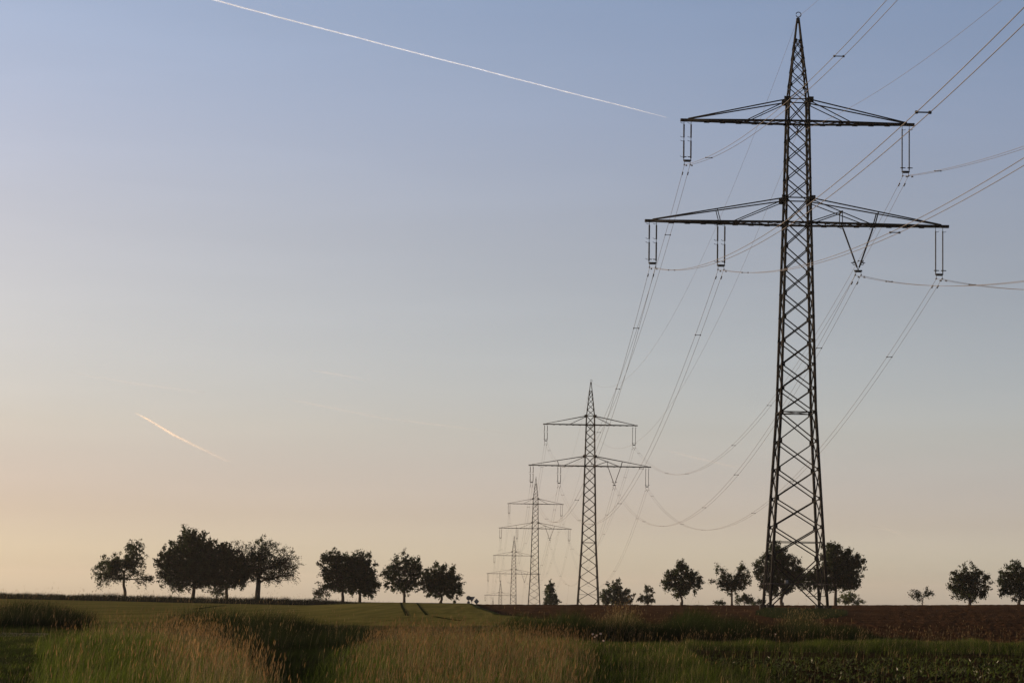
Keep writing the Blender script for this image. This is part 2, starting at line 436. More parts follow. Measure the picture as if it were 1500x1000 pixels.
def make_pylon():
    root = empty('electricity_pylon', (0, 0, 0))
    lev = [0, 19.4, 38.5, 48.85, 51.1, 59.4]
    for c in ((-1, -1), (1, -1), (1, 1), (-1, 1)):
        b = MB()
        for z0, z1 in zip(lev[:-1], lev[1:]):
            w = .21 if z0 < 19 else .19 if z0 < 38 else .17 if z0 < 51 else .12
            p, q = corner(c, z0), corner(c, z1)
            b.bar(p + (0, 0, 0), q, w, w, hint=(1, 1, 0))
        if c == (-1, -1):      # climbing bolts up one leg
            for z in np.arange(3.2, 57, .42):
                p = corner(c, z); s = -1 if int(z / .42) % 2 else 1
                e = p + (np.array((-.24, 0, .0)) if s < 0 else np.array((0, -.24, 0)))
                b.bar(p, e, .03, .03)
        b.box(corner(c, 0.1) - (0, 0, .3), .7, .7, 1.0)     # concrete-like foot block
        b.build('leg', M['steel'], root)
    # lattice bracing of the body, with gusset plates
    b = MB()
    nodes = NODES_LOW + NODES_MID + NODES_UP + NODES_TOP
    for a, c in faces4():
        nrm = np.array(((a[0] + c[0]) / 2., (a[1] + c[1]) / 2., 0))
        for z0, z1 in zip(nodes[:-1], nodes[1:]):
            w = .112 if z0 < 19 else .105 if z0 < 41 else .10 if z0 < 51 else .075
            o1, o2 = nrm * .05, -nrm * .05
            b.angle(on_face(a, c, .0, z0) + o1, on_face(a, c, 1., z1) + o1, w, .02, hint=nrm)
            b.angle(on_face(a, c, 1., z0) + o2, on_face(a, c, 0., z1) + o2, w, .02, hint=nrm)
        for z in nodes[1:]:
            for cc, oth in ((a, c), (c, a)):
                s = .30 if z < 41 else .22
                d = np.array((oth[0] - cc[0], oth[1] - cc[1], 0)) / 2.
                b.box(corner(cc, z) + d * s * .45 + nrm * .03, s if abs(d[0]) > 0 else .025, s if abs(d[1]) > 0 else .025, s * 1.25)
        # bottom bay: short struts between the big diagonals and the legs
        for s0 in (0, 1):
            def dg(z):    # where the diagonal starting low at this leg, or ending at it, runs
                return z / 5.0
            za, zb = 1.2, 3.9
            xa = za / 5.0; xb = 1 - zb / 5.0
            sa = xa if s0 == 0 else 1 - xa; sb = xb if s0 == 0 else 1 - xb
            b.bar(on_face(a, c, s0, za), on_face(a, c, sa, za), .07, .05)
            b.bar(on_face(a, c, s0, zb), on_face(a, c, sb, zb), .07, .05)
            b.bar(on_face(a, c, s0, 2.5), on_face(a, c, sa, za), .06, .05)
            b.bar(on_face(a, c, s0, 2.5), on_face(a, c, sb, zb), .06, .05)
        for z, w in ((6.5, .075), (19.4, .10), (38.5, .10), (41.0, .11), (48.85, .09), (51.1, .10), (57.3, .06)):
            b.bar(on_face(a, c, 0, z), on_face(a, c, 1, z), w, w)
    for z in (19.4, 38.5, 48.85):       # plan bracing
        b.bar(corner((-1, -1), z), corner((1, 1), z), .06, .06)
        b.bar(corner((1, -1), z), corner((-1, 1), z), .06, .06)
    b.build('lattice_bracing', M['steel'], root)
    # cap with the earth wire clamp
    b = MB()
    b.box((0, 0, 59.35), .34, .34, .5); b.bar((0, 0, 59.5), (0, 0, 59.75), .12)
    b.ring((0.05, 0, 59.98), .26, .045, axis=1, k=14)
    b.build('earth_wire_clamp', M['steel'], root)
    # crossarms
    def crossarm(zb, zt, L, inner, posts, right_frame):
        b = MB()
        w0, wt = hw(zb), hw(zt)
        for s in (-1, 1):
            tip = lambda y: np.array((s * L, y * .16, zb + .02))
            for y in (-1, 1):
                bot0 = np.array((0, y * w0 * 1.0, zb)); bot1 = np.array((s * w0, y * w0, zb))
                b.bar(bot0, bot1, .17, .19); b.bar(bot1, tip(y), .17, .21)
                top0 = np.array((s * wt, y * wt, zt))
                b.bar(top0, tip(y) + (-s * .5, 0, .15), .11, .11)
                xi = inner[0 if s < 0 else 1]; f = (xi - w0) / (L - w0)
                pin = bot1 * (1 - f) + tip(y) * f
                b.bar(top0 - (0, 0, .12), pin, .085, .085)
                if posts:
                    for xt, xb in ((8.15, 7.8),):
                        ft = (xt - wt) / (L - wt); fb = (xb - w0) / (L - w0)
                        pt = top0 * (1 - ft) + (tip(y) + (0, 0, .15)) * ft; pb = bot1 * (1 - fb) + tip(y) * fb
                        b.bar(pt, pb, .075 if s < 0 else .11)
                if right_frame and s > 0:
                    f4 = (4.45 - w0) / (L - w0); p4 = bot1 * (1 - f4) + tip(y) * f4
                    a4 = p4 + (0, 0, 1.25); a4[1] *= .9
                    b.bar(bot1 + (0, 0, .1), a4, .09); b.bar(a4, p4, .075)
                    if y > 0: b.box(((a4[0]), 0, a4[2]), .12, 2 * abs(a4[1]), .12)
                g_ = top0 + (s * .18, y * .02, -.05)
                b.box(g_, .62, .03, .62)          # big gusset at the arm root
            # plan lattice between the two bottom chords
            nb = 9 if L > 12 else 7
            xsn = np.linspace(w0, L - .8, nb)
            for k in range(nb - 1):
                def pt(x, y):
                    f = (x - w0) / (L - w0); return np.array((s * x, y * (w0 * (1 - f) + .16 * f), zb))
                y = 1 if k % 2 else -1
                b.bar(pt(xsn[k], y), pt(xsn[k + 1], -y), .07, .07)
                b.bar(pt(xsn[k], -1), pt(xsn[k], 1), .06, .06)
                for y in (-1, 1):
                    b.box(pt(xsn[k], y) + (0, 0, -.08), .55, .04, .16)
            b.box((s * (L - .1), 0, zb + .02), .75, .42, .26)
        return b
    crossarm(38.5, 41.0, 15.1, (6.6, 7.4), True, True).build('lower_crossarm', M['steel'], root)
    crossarm(48.85, 51.1, 11.6, (5.3, 5.4), False, False).build('upper_crossarm', M['steel'], root)
    # hanger of the middle cable below the upper crossarm
    b = MB()
    b.ring((0, 0, 48.75), .30, .05, axis=1); b.bar((0, 0, 48.5), (0, 0, 47.9), .09); b.box((0, 0, 47.85), .16, .5, .2)
    b.ring((.34, 0, 48.6), .18, .04, axis=1)
    b.build('cable_hanger', M['fitting'], root)

    def rod(b, p, q, core, shed, pitch, horns=()):
        p = np.array(p, float); q = np.array(q, float); L = np.linalg.norm(q - p); k = int(L / pitch)
        t = np.linspace(0, 1, 2 * k + 1); R = np.where(np.arange(2 * k + 1) % 2, shed, core)
        b.tube(p + (q - p) * t[:, None], R, 8)
    def horn(b, c, s):
        c = np.array(c, float); b.tube([c, c + (s * .22, 0, .0), c + (s * .36, 0, .09)], .022, 4)

    def insulator(xc, top, kind, bot):
        r = empty('insulator_string', (0, 0, 0), parent=root)
        if kind == 'V':
            xc = 6.2; pj = np.array((xc, 0, bot + .05))
            for x in (4.5, 7.8):
                b = MB(); p = np.array((x, 0, top + .1)); d = pj - p; d /= np.linalg.norm(d)
                b.bar(p, p + d * .5, .06); rod(b, p + d * .4, pj - d * .3, .062, .10, .11); b.bar(pj - d * .35, pj, .06)
                horn(b, p + d * .5, -1)
                s_ = -1 if x < xc else 1; q = pj - d * .75
                b.ring(q + (s_ * .16, 0, 0), .15, .035, axis=1); b.box(q + (s_ * .25, 0, .05), .42, .06, .07)
                b.build('insulator_rod', M['insulator_dark'], r)
        else:
            for x in (xc - .36, xc + .36):
                b = MB(); s_ = 1 if x < xc else -1
                b.bar((x, 0, top), (x, 0, top - .45), .05)
                if kind == 'dark':
                    m_ = (top + bot) / 2 + .15
                    rod(b, (x, 0, top - .35), (x, 0, m_ + .15), .055, .095, .10)
                    rod(b, (x, 0, m_ - .15), (x, 0, bot + .2), .055, .095, .10)
                    b.bar((x, 0, m_ - .2), (x, 0, m_ + .2), .06)
                    for z_ in (top - .25, m_ + .2, m_ - .2, bot + .35): horn(b, (x, 0, z_), -1)
                    b.ring((x, 0, m_), .10, .022, axis=0, k=10, m=4); b.bar((x - .02, -.12, m_), (x - .02, .12, m_), .03)
                    b.box((x + .12 * s_, 0, bot + .36), .34, .06, .08)
                else:
                    rod(b, (x, 0, top - .4), (x, 0, bot + .15), .05, .075, .12)
                    horn(b, (x, 0, top - .5), 1)
                    b.ring((x, 0, bot + .38), .17, .035, axis=2); b.box((x + .1, 0, bot + .38), .5, .07, .08)
                b.bar((x, 0, bot - .02), (x, 0, bot + .25), .06)
                b.build('insulator_rod', M['insulator_dark' if kind == 'dark' else 'insulator_grey'], r)
        b = MB()
        b.box((xc, 0, bot), .82, .06, .16); b.box((xc, 0, bot - .1), .66, .055, .12)
        for s in (-.3, .3):
            b.bar((xc + s, 0, bot - .08), (xc + s, 0, bot - .46), .045)
            b.bar((xc + s, -.22, bot - .45), (xc + s, .22, bot - .45), .11, .09)
        b.build('yoke_plate', M['fitting'], r)
    insulator(-11.15, 48.8, 'dark', 44.75)
    insulator(11.0, 48.8, 'grey', 44.05)
    insulator(-14.55, 38.45, 'dark', 34.25)
    insulator(-7.65, 38.45, 'dark', 34.15)
    insulator(14.4, 38.45, 'grey', 33.65)
    insulator(6.2, 38.45, 'V', 33.85)
    return root

def copy_tree(o, parent=None):
    c = o.copy(); scene.collection.objects.link(c); c.parent = parent
    for ch in o.children: copy_tree(ch, c)
    return c

TOW = [(28.55, 250, -.67), (20.03, 627.5, -5.7), (11.1, 1060, -9.8), (3.15, 1435, -25.6), (-5.5, 1868, -48.1), (-13.2, 2250, -61.3)]
T0 = (35.0, -127, 2.0)
TOW_LAB = ['largest and nearest dark lattice pylon, standing in front of two trees',
           'second pylon of the row, about a third as tall, beside a low bush',
           'third pylon of the row, dark grey, standing left of a small conical tree',
           'fourth pylon of the row, pale grey lattice, its crossarms passing behind the third',
           'fifth pylon of the row, faint and short, with one crossarm above the skyline',
           'sixth and faintest pylon, only its pointed tip showing above the field edge']
pyl = make_pylon()
pylons = []
for i, (x, y, z) in enumerate(TOW):
    p = pyl if i == 0 else copy_tree(pyl)
    p.location = (x, y, z); p.rotation_euler = (0, 0, radians(1.2))
    tag(p, TOW_LAB[i], 'pylon', 'lattice pylons in a row across the fields')
    pylons.append(p)
# things only the nearest pylon shows
b = MB(); b.box((-1.22, -2.62, 2.55), .36, .03, .36); b.build('number_plate', M['plate'], pylons[0])
b = MB()
for a, c in faces4():
    for dz in (2.30, 2.42): b.bar(on_face(a, c, -.04, dz), on_face(a, c, 1.04, dz), .025)
for c in ((-1, -1), (1, -1), (1, 1), (-1, 1)):
    p = corner(c, 2.36); b.box(p, .42, .42, .07); 
    for k in range(8):
        an = k * pi / 4; b.bar(p + (cos(an) * .15, sin(an) * .15, 0), p + (cos(an) * .45, sin(an) * .45, .06), .03)
b.build('climbing_guard', M['fitting'], pylons[0])

# ---------------------------------------------------------------- power lines
PH = {'LL': (-14.55, 33.8, 'outer left lower'), 'LM': (-7.65, 33.7, 'inner left lower'), 'V': (6.2, 33.4, 'V shaped'),
      'R': (14.4, 33.2, 'outer right lower'), 'UL': (-11.15, 44.3, 'upper left'), 'UR': (11.0, 43.6, 'upper right'),
      'C': (0.0, 47.85, 'middle'), 'E': (0.03, 59.75, 'peak')}
SAG = {'LL': 16.6, 'LM': 16.8, 'V': 16.6, 'R': 17.0, 'UL': 16.2, 'UR': 16.6, 'C': 15.5, 'E': 13.5}
NSAG = {'LL': 15.0, 'LM': 15.0, 'V': 16.6, 'R': 16.6, 'UL': 15.2, 'UR': 14.6, 'C': 13.6, 'E': 12.5}
PLACE = ['from the nearest pylon to above the camera', 'between the nearest and second pylon', 'between the second and third pylon',
         'between the third and fourth pylon', 'between the fourth and fifth pylon']
spacer_b = MB(); spacer_b.bar((-.275, 0, 0), (.275, 0, 0), .05); spacer_b.box((-.275, 0, 0), .11, .16, .11); spacer_b.box((.275, 0, 0), .11, .16, .11)
damper_b = MB(); damper_b.bar((0, -.28, -.12), (0, .28, -.12), .03); damper_b.bar((0, -.34, -.12), (0, -.16, -.12), .11); damper_b.bar((0, .16, -.12), (0, .34, -.12), .11); damper_b.bar((0, 0, -.12), (0, 0, 0), .05)
protos = {}
def inst(name, bld, parent, loc, rot):
    if name not in protos:
        o = bld.build(name, M['fitting'], parent); protos[name] = o
    else:
        o = protos[name].copy(); scene.collection.objects.link(o); o.parent = parent
    o.location = loc; o.rotation_euler = rot
    return o
chain = [T0] + TOW[:5]
for si in range(5):
    A0 = np.array(chain[si], float); B0 = np.array(chain[si + 1], float)
    for ph, (off, h, word) in PH.items():
        c, s = cos(radians(1.2)), sin(radians(1.2))
        A = A0 + (off * c, off * s, h); B = B0 + (off * c, off * s, h)
        if ph == 'LL' and si: pass
        L = np.linalg.norm(B - A)
        sg = (NSAG if si == 0 else SAG)[ph] * (1 if si == 0 else (L / 377.6) ** 2 * .97 + .03)
        nseg = 90
        near_end = A if si else B
        root = empty('power_line', tuple(near_end))
        t = np.linspace(0, 1, nseg + 1)
        Pt = A * (1 - t[:, None]) + B * t[:, None]; Pt[:, 2] -= 4 * sg * t * (1 - t)
        def at(tt):
            q = A * (1 - tt) + B * tt; q[2] -= 4 * sg * tt * (1 - tt); return q
        def slope(tt):
            d = (B - A).copy(); d[2] += -4 * sg * (1 - 2 * tt); return d / np.linalg.norm(d)
        offs = (0,) if ph in 'CE' else (-.275, .275)
        for o_ in offs:
            mb = MB(); mb.tube(Pt - near_end + (o_, 0, 0), .013 if ph in 'CE' else .0185, 6)
            mb.build('conductor', M['wire'], root, smooth=True)
        if len(offs) == 2:
            ns = int(L / 62)
            for k in range(ns):
                tt = (k + .5 + (.18 if k % 2 else -.1) + off * .004) / ns
                if si == 0 and at(tt)[1] < 20: continue
                d = slope(tt)
                inst('spacer', spacer_b, root, tuple(at(tt) - near_end), (math.asin(d[2]), 0, radians(1.2)))
            if si <= 2:
                for o_ in offs:
                    for tt in ((1 - 2.2 / L, ) if si == 0 else (2.2 / L, 1 - 2.2 / L)):
                        d = slope(tt)
                        inst('vibration_damper', damper_b, root, tuple(at(tt) - near_end + (o_, 0, 0)), (math.asin(d[2]), 0, radians(1.2)))
        desc = {'C': 'thin cable from the upper crossarm middle, ', 'E': 'thin earth wire on the pylon peaks, ',
                'V': 'twin cable under V shaped insulators, '}.get(ph, 'twin cable under %s insulators, ' % word)
        tag(root, desc + PLACE[si], 'power line', 'power lines strung between the pylons')

# ---------------------------------------------------------------- leaves and trees
def inv(px, py, Y):
    """point at distance Y seen at photo position (px, py): used to size crowns"""
    X = px - 750; Yv = 500 - py; cr, sr = cos(ROLL), sin(ROLL)
    x = X * cr - Yv * sr; y = X * sr + Yv * cr
    c, s = cos(PITCH), sin(PITCH)
    d = np.array((x / F_PX, c - s * y / F_PX, s + c * y / F_PX))
    return d * Y / d[1]

def leaf_cards(C, size, r, aspect=.55):
    """diamond leaves at points C with random orientation"""
    n = len(C)
    a = r.normal(size=(n, 3)); a /= np.linalg.norm(a, axis=1)[:, None]
    b = np.cross(a, r.normal(size=(n, 3))); b /= np.linalg.norm(b, axis=1)[:, None]
    s = (size * r.uniform(.6, 1.4, n))[:, None]
    c = np.cross(a, b)
    V = np.stack([C - a * s, C + b * s * aspect + c * s * .15, C + a * s, C - b * s * aspect + c * s * .15], 1).reshape(-1, 3)
    return V, np.arange(4 * n).reshape(-1, 4)

def limb(mb, p, q, r0, r1, r, sag=.12, k=6, seg=6):
    p = np.array(p, float); q = np.array(q, float); L = np.linalg.norm(q - p)
    t = np.linspace(0, 1, seg)[:, None]
    w = r.normal(0, sag * L * .35, 3)
    Pp = p + (q - p) * t + np.sin(t * pi) * w + np.sin(t * 2 * pi) * r.normal(0, .03 * L, 3)
    Pp[:, 2] += (np.sin(t[:, 0] * pi) * L * .05)
    mb.tube(Pp, np.linspace(r0, r1, seg), k)
    return Pp

GREENS = {'dark': ((.013, .023, .006), (.026, .040, .010)), 'mid': ((.020, .033, .009), (.036, .050, .014)), 'light': ((.055, .072, .026), (.080, .095, .036))}

def make_tree(name, cat, label, px, Y, lobes, trunk_px=4.5, green='dark', group=None, leaf=.17, fork=.45, seed=0, per=1.0, lean=0, clump=.33, multi=1, droop=0.0):
    r = np.random.default_rng(1000 + seed)
    mpp = Y / F_PX
    bx = (inv(px, 880, Y))[0]; bz = float(tz(bx, Y))
    root = empty(name, (bx, Y, bz)); tag(root, label, cat, group)
    org = np.array((bx, Y, bz))
    tb = MB(); Cs = []; G = []
    LB = []
    for (lx, ly, rx, ry, dn) in lobes:
        rx = rx * 1.04; ry = ry * 1.04; dn = dn * .84
        c = inv(lx, ly, Y) - org
        c[1] += r.uniform(-.5, .5) * rx * mpp * .9
        LB.append((c, rx * mpp, (rx + ry) / 2 * mpp * .95, ry * mpp, dn))
    low = min(l[0][2] - l[3] for l in LB); top = max(l[0][2] + l[3] for l in LB)
    cx = np.mean([l[0][0] for l in LB])
    fk = np.array((lean, 0, max(low * .55 + .25 * (top - low), .4) * (fork / .45)))
    r0 = trunk_px * mpp / 2
    for mi in range(multi):
        st = np.array((r.uniform(-1, 1) * r0 * 1.5 * (multi > 1), r.uniform(-1, 1) * r0 * (multi > 1), -.25))
        tr = limb(tb, st, fk + (r.normal(0, .2, 3) * (multi > 1)), r0 * 1.15, r0 * .78, r, .04, 9, 7)
    tb.tube([(0, 0, -.25), (0, 0, .15), (0, 0, .5)], [r0 * 1.6, r0 * 1.25, r0 * 1.0], 9)
    for (c, rx, ry, rz, dn) in LB:
        big = (rx + rz) / 2
        start = fk if c[2] > fk[2] * .9 else np.array((lean * .6, 0, max(c[2] * .75, .3)))
        mid = limb(tb, start, c, r0 * .55, r0 * .16, r, .16, 6, 8)
        vol = rx * ry * rz * 4.19
        nc = int(np.clip(vol / (clump ** 3 * 4.2) * .55 * dn, 14, 620))
        d = r.normal(size=(nc, 3)); d /= np.linalg.norm(d, axis=1)[:, None]
        rad = r.uniform(.05, 1, nc) ** .5 * r.uniform(.92, 1.09, nc)
        q = c + d * rad[:, None] * np.array((rx, ry, rz))
        q[:, 2] = np.maximum(q[:, 2], .25)
        for k in range(min(nc, 46 if dn > .6 else 90)):
            s = mid[r.integers(3, 8)]
            limb(tb, s, q[k], r0 * .14, .018, r, .2, 4, 5)
        for k in range(nc):
            cr = clump * r.uniform(.55, 1.35)
            nl = int(52 * per * (cr / clump) ** 2 * r.uniform(.6, 1.3) * (1 if dn > .6 else .55))
            pts = [r.normal(0, .42, (nl // 3, 3)) * cr]
            for j in range(4):         # feathery leafy shoots reaching out of each clump
                ax = d[k] * .75 + r.normal(0, .65, 3) + (0, 0, .25 - droop * .9); ax /= np.linalg.norm(ax)
                ln = cr * r.uniform(1.0, 2.3); tt = r.uniform(0, 1, (nl // 6, 1))
                sp_ = ax * tt * ln + r.normal(0, .085 + .05 * cr, (nl // 6, 3))
                sp_[:, 2] -= droop * (tt[:, 0] ** 2) * ln * .8
                pts.append(sp_)
            pts = np.vstack(pts)
            Cs.append(q[k] + pts)
            lo, hi = GREENS[green]
            tcol = np.array(lo) + (np.array(hi) - lo) * r.random()
            G.append(np.repeat((tcol * r.uniform(.8, 1.2))[None], len(pts), 0))
    C = np.vstack(Cs); cc = np.vstack(G) * r.uniform(.8, 1.25, (len(C), 1))
    V, Fq = leaf_cards(C, leaf * .80, r)
    tb.build('trunk', M['bark'], root, smooth=True)
    mesh_np('crown', V, Fq, M['leaf'], root, cols=np.repeat(cc, 4, 0))
    return root

GL, GR = 'trees along the horizon left of the pylons', 'trees along the horizon right of the pylons'
make_tree('fruit_tree', 'tree', 'leftmost tree, loose lopsided crown with a low tufted branch reaching right', 181, 352,
          [(158, 832, 22, 19, .9), (177, 829, 21, 22, .9), (198, 812, 17, 24, .8), (203, 836, 11, 20, .45), (149, 848, 9, 12, .4), (214, 849, 11, 6, 1)], 4.5, 'dark', GL, .13, .5, 1, droop=.9)
make_tree('broadleaf_tree', 'tree', 'tallest tree of the left group, dense dark crown with pointed top', 283, 352,
          [(276, 785, 13, 12, .9), (284, 800, 25, 20, 1.1), (254, 822, 24, 26, 1.0), (302, 818, 25, 26, 1.1), (280, 840, 36, 24, 1.0), (244, 846, 14, 15, .6)], 5.5, 'dark', GL, .17, .4, 2)
make_tree('shrub', 'shrub', 'airy pale shrub under the tallest tree of the left group', 262, 349, [(262, 862, 18, 10, .38), (249, 852, 10, 9, .3)], 1.5, 'light', None, .14, .3, 3)
make_tree('broadleaf_tree', 'tree', 'dark rounded tree between the tallest tree and the sparse twiggy one', 332, 354,
          [(335, 835, 33, 26, 1.1), (328, 812, 18, 16, .9), (313, 850, 17, 14, .7), (356, 845, 14, 17, .8)], 5, 'dark', GL, .17, .4, 4)
make_tree('young_tree', 'young tree', 'small pale sapling just left of the dark rounded tree trunk', 317, 350, [(314, 862, 13, 9, .5), (322, 868, 8, 7, .5)], 1.6, 'light', None, .14, .4, 5)
make_tree('walnut_tree', 'tree', 'broad sparse tree with visible twigs and a thick forked trunk, right end of left group', 377, 352,
          [(386, 806, 30, 20, .75), (346, 803, 16, 15, .5), (418, 824, 22, 25, .7), (390, 832, 36, 20, .75), (355, 828, 20, 22, .9), (430, 842, 13, 15, .5), (402, 848, 20, 9, .5), (372, 822, 20, 22, .6)], 7.5, 'dark', GL, .11, .55, 6, .8, droop=.7)
make_tree('broadleaf_tree', 'tree', 'left one of two merged trees, with ragged tufts on its upper left', 502, 351,
          [(492, 828, 20, 19, 1), (508, 840, 22, 26, 1.15), (478, 819, 9, 9, .7), (488, 850, 18, 16, .8)], 4.5, 'dark', GL, .16, .4, 7)
make_tree('shrub', 'shrub', 'airy shrub leaning left beside two merged trees', 478, 349, [(479, 862, 17, 14, .42), (466, 868, 9, 9, .3)], 1.5, 'mid', None, .14, .3, 8)
make_tree('broadleaf_tree', 'tree', 'right one of two merged trees, dense smooth crown nearly to the ground', 527, 353,
          [(529, 830, 22, 20, 1.25), (537, 852, 18, 22, 1.2), (518, 820, 12, 9, 1), (525, 858, 22, 14, 1.1)], 4.5, 'dark', GL, .17, .35, 9)
make_tree('fruit_tree', 'tree', 'tree with small gaps in its crown beside dense round tree near the road signs', 592, 354,
          [(592, 829, 19, 17, .85), (576, 845, 18, 18, .75), (609, 840, 16, 22, .75), (592, 858, 27, 14, .7)], 4, 'dark', GL, .16, .4, 10)
make_tree('broadleaf_tree', 'tree', 'dense round dark tree just left of the three road signs', 646, 356,
          [(648, 842, 19, 17, 1.3), (640, 858, 21, 18, 1.25), (662, 860, 16, 20, 1.2), (627, 848, 10, 12, .9)], 4, 'dark', GL, .17, .35, 11)
make_tree('conical_tree', 'young tree', 'small conical tree between the second and third pylon', 806, 480,
          [(806, 856, 3.5, 6, .9), (805, 866, 8, 7, 1), (806, 878, 12, 8, 1.1)], 2, 'mid', GR, .19, .3, 12, clump=.28)
make_tree('bushy_tree', 'bush', 'wide low bush just right of the second pylon', 902, 470,
          [(902, 860, 12, 11, .8), (891, 872, 14, 11, .9), (913, 873, 15, 11, .9), (903, 880, 24, 6, .9)], 3, 'mid', GR, .19, .3, 13, multi=3)
make_tree('bushy_tree', 'bush', 'small pointed bush between the wide bush and a round tree', 948, 470,
          [(951, 866, 6, 8, .9), (947, 877, 11, 8, 1)], 2, 'mid', GR, .19, .3, 14, multi=2)
make_tree('fruit_tree', 'tree', 'round crowned fruit tree on short trunk with a spike on top', 998, 350,
          [(1001, 845, 19, 15, 1.1), (984, 853, 14, 12, 1), (1017, 854, 13, 13, 1), (1000, 864, 15, 10, .9), (999, 828, 3.5, 8, .8), (979, 842, 6, 4, .7)], 3.2, 'dark', GR, .15, .5, 15, clump=.28)
make_tree('fruit_tree', 'tree', 'loose fruit tree with upright shoots, second left of the nearest pylon', 1072, 350,
          [(1072, 851, 19, 13, .9), (1054, 851, 12, 9, .7), (1090, 848, 10, 14, .8), (1055, 836, 6, 7, .35), (1086, 833, 5, 8, .6), (1071, 862, 12, 9, .8)], 3, 'dark', GR, .15, .5, 16, clump=.28)
make_tree('hedge_bush', 'bush', 'tiny low bush at the foot of the loose fruit tree', 1054, 400, [(1054, 884, 7, 3.5, 1.2)], 1.2, 'mid', None, .15, .3, 17)
make_tree('hedge_bush', 'bush', 'low rounded bush left of the nearest pylon foot', 1090, 400, [(1089, 879, 12, 7, 1.2), (1094, 875, 6, 4, 1)], 1.5, 'mid', None, .15, .3, 18)
make_tree('hedge_bush', 'bush', 'low bush touching the nearest pylon legs on the left', 1110, 402, [(1109, 882, 11, 5, 1.2)], 1.5, 'mid', None, .15, .3, 19)
make_tree('broadleaf_tree', 'tree', 'large tree seen through the legs of the nearest pylon', 1146, 350,
          [(1135, 803, 9, 9, .9), (1140, 820, 22, 18, 1.2), (1122, 838, 17, 20, .95), (1157, 838, 20, 22, 1.1), (1140, 855, 30, 14, 1), (1171, 846, 9, 14, .8)], 4.2, 'dark', GR, .16, .42, 20)
make_tree('broadleaf_tree', 'tree', 'large dense tree directly right of the nearest pylon legs', 1224, 352,
          [(1217, 806, 13, 12, 1.1), (1226, 822, 22, 20, 1.25), (1246, 833, 20, 24, 1.2), (1214, 845, 26, 20, 1.2), (1188, 848, 15, 16, 1.1), (1242, 854, 20, 12, 1)], 4.5, 'dark', GR, .17, .42, 21)
make_tree('hedge_bush', 'bush', 'pale low bush behind the trunk of the large dense tree', 1246, 430, [(1238, 877, 16, 9, .8), (1254, 880, 14, 7, .8)], 2, 'light', None, .17, .3, 22, multi=2)
make_tree('young_tree', 'young tree', 'tiny fan shaped tree standing alone on the bare horizon', 1351, 348, [(1351, 872, 13, 8, .55), (1342, 870, 7, 6, .4), (1361, 869, 6, 7, .4)], 1.3, 'mid', None, .12, .35, 23, clump=.28)
make_tree('bushy_tree', 'tree', 'broad leafy tree branching from the ground near the right edge', 1420, 350,
          [(1416, 842, 20, 14, 1.1), (1405, 856, 16, 14, 1), (1434, 855, 17, 17, 1.1), (1420, 868, 24, 12, 1)], 3, 'dark', GR, .16, .3, 24, multi=4)
make_tree('fruit_tree', 'tree', 'tree cut by the right edge of the picture, tufted top', 1493, 350,
          [(1490, 845, 26, 18, 1), (1472, 860, 15, 13.8, .85), (1508, 856, 22, 22, 1), (1488, 827, 9, 9, .7), (1490, 868, 14, 10, .8)], 3.2, 'dark', GR, .16, .35, 25, multi=2)

# ---------------------------------------------------------------- road signs on the crest
def road_sign(px, ytop, shape, label):
    Y = 356; p = inv(px, 880, Y); z = float(tz(p[0], Y)); mpp = Y / F_PX
    root = empty('road_sign', (p[0], Y, z)); tag(root, label, 'road sign', 'road signs on the horizon')
    zt = inv(px, ytop, Y)[2] - z
    b = MB(); b.tube([(0, .03, -.3), (0, .03, zt - .05)], .035, 8); b.build('pole', M['fitting'], root)
    def plate(pts, zc, th=.025):
        n_ = len(pts); V = [(x, -th, zc + y) for x, y in pts] + [(x, 0, zc + y) for x, y in pts]
        me = bpy.data.meshes.new('sign_panel')
        me.from_pydata(V, [], [tuple(range(n_)), tuple(range(2 * n_ - 1, n_ - 1, -1))] + [(i, i + n_, (i + 1) % n_ + n_, (i + 1) % n_) for i in range(n_)])
        me.materials.append(M['sign_grey']); link(bpy.data.objects.new('sign_panel', me), root)
    if shape == 'round':
        plate([(.33 * cos(a), .33 * sin(a)) for a in np.linspace(0, 2 * pi, 20)[:-1]], zt - .33)
        plate([(.2 * cos(a), .22 * sin(a)) for a in np.linspace(0, 2 * pi, 20)[:-1]], zt - .95)
    elif shape == 'triangle':
        plate([(-.46, .40), (0, -.40), (.46, .40)], zt - .42)
    else:
        plate([(-.38, 0), (0, -.42), (.38, 0), (0, .42)], zt - .42)
road_sign(686.3, 872, 'round', 'round sign above a smaller plate, leftmost of three road signs')
road_sign(691, 873.2, 'triangle', 'downward pointing triangular give way sign, middle of three road signs')
road_sign(698, 876, 'diamond', 'diamond shaped sign on a pole, rightmost of three road signs')

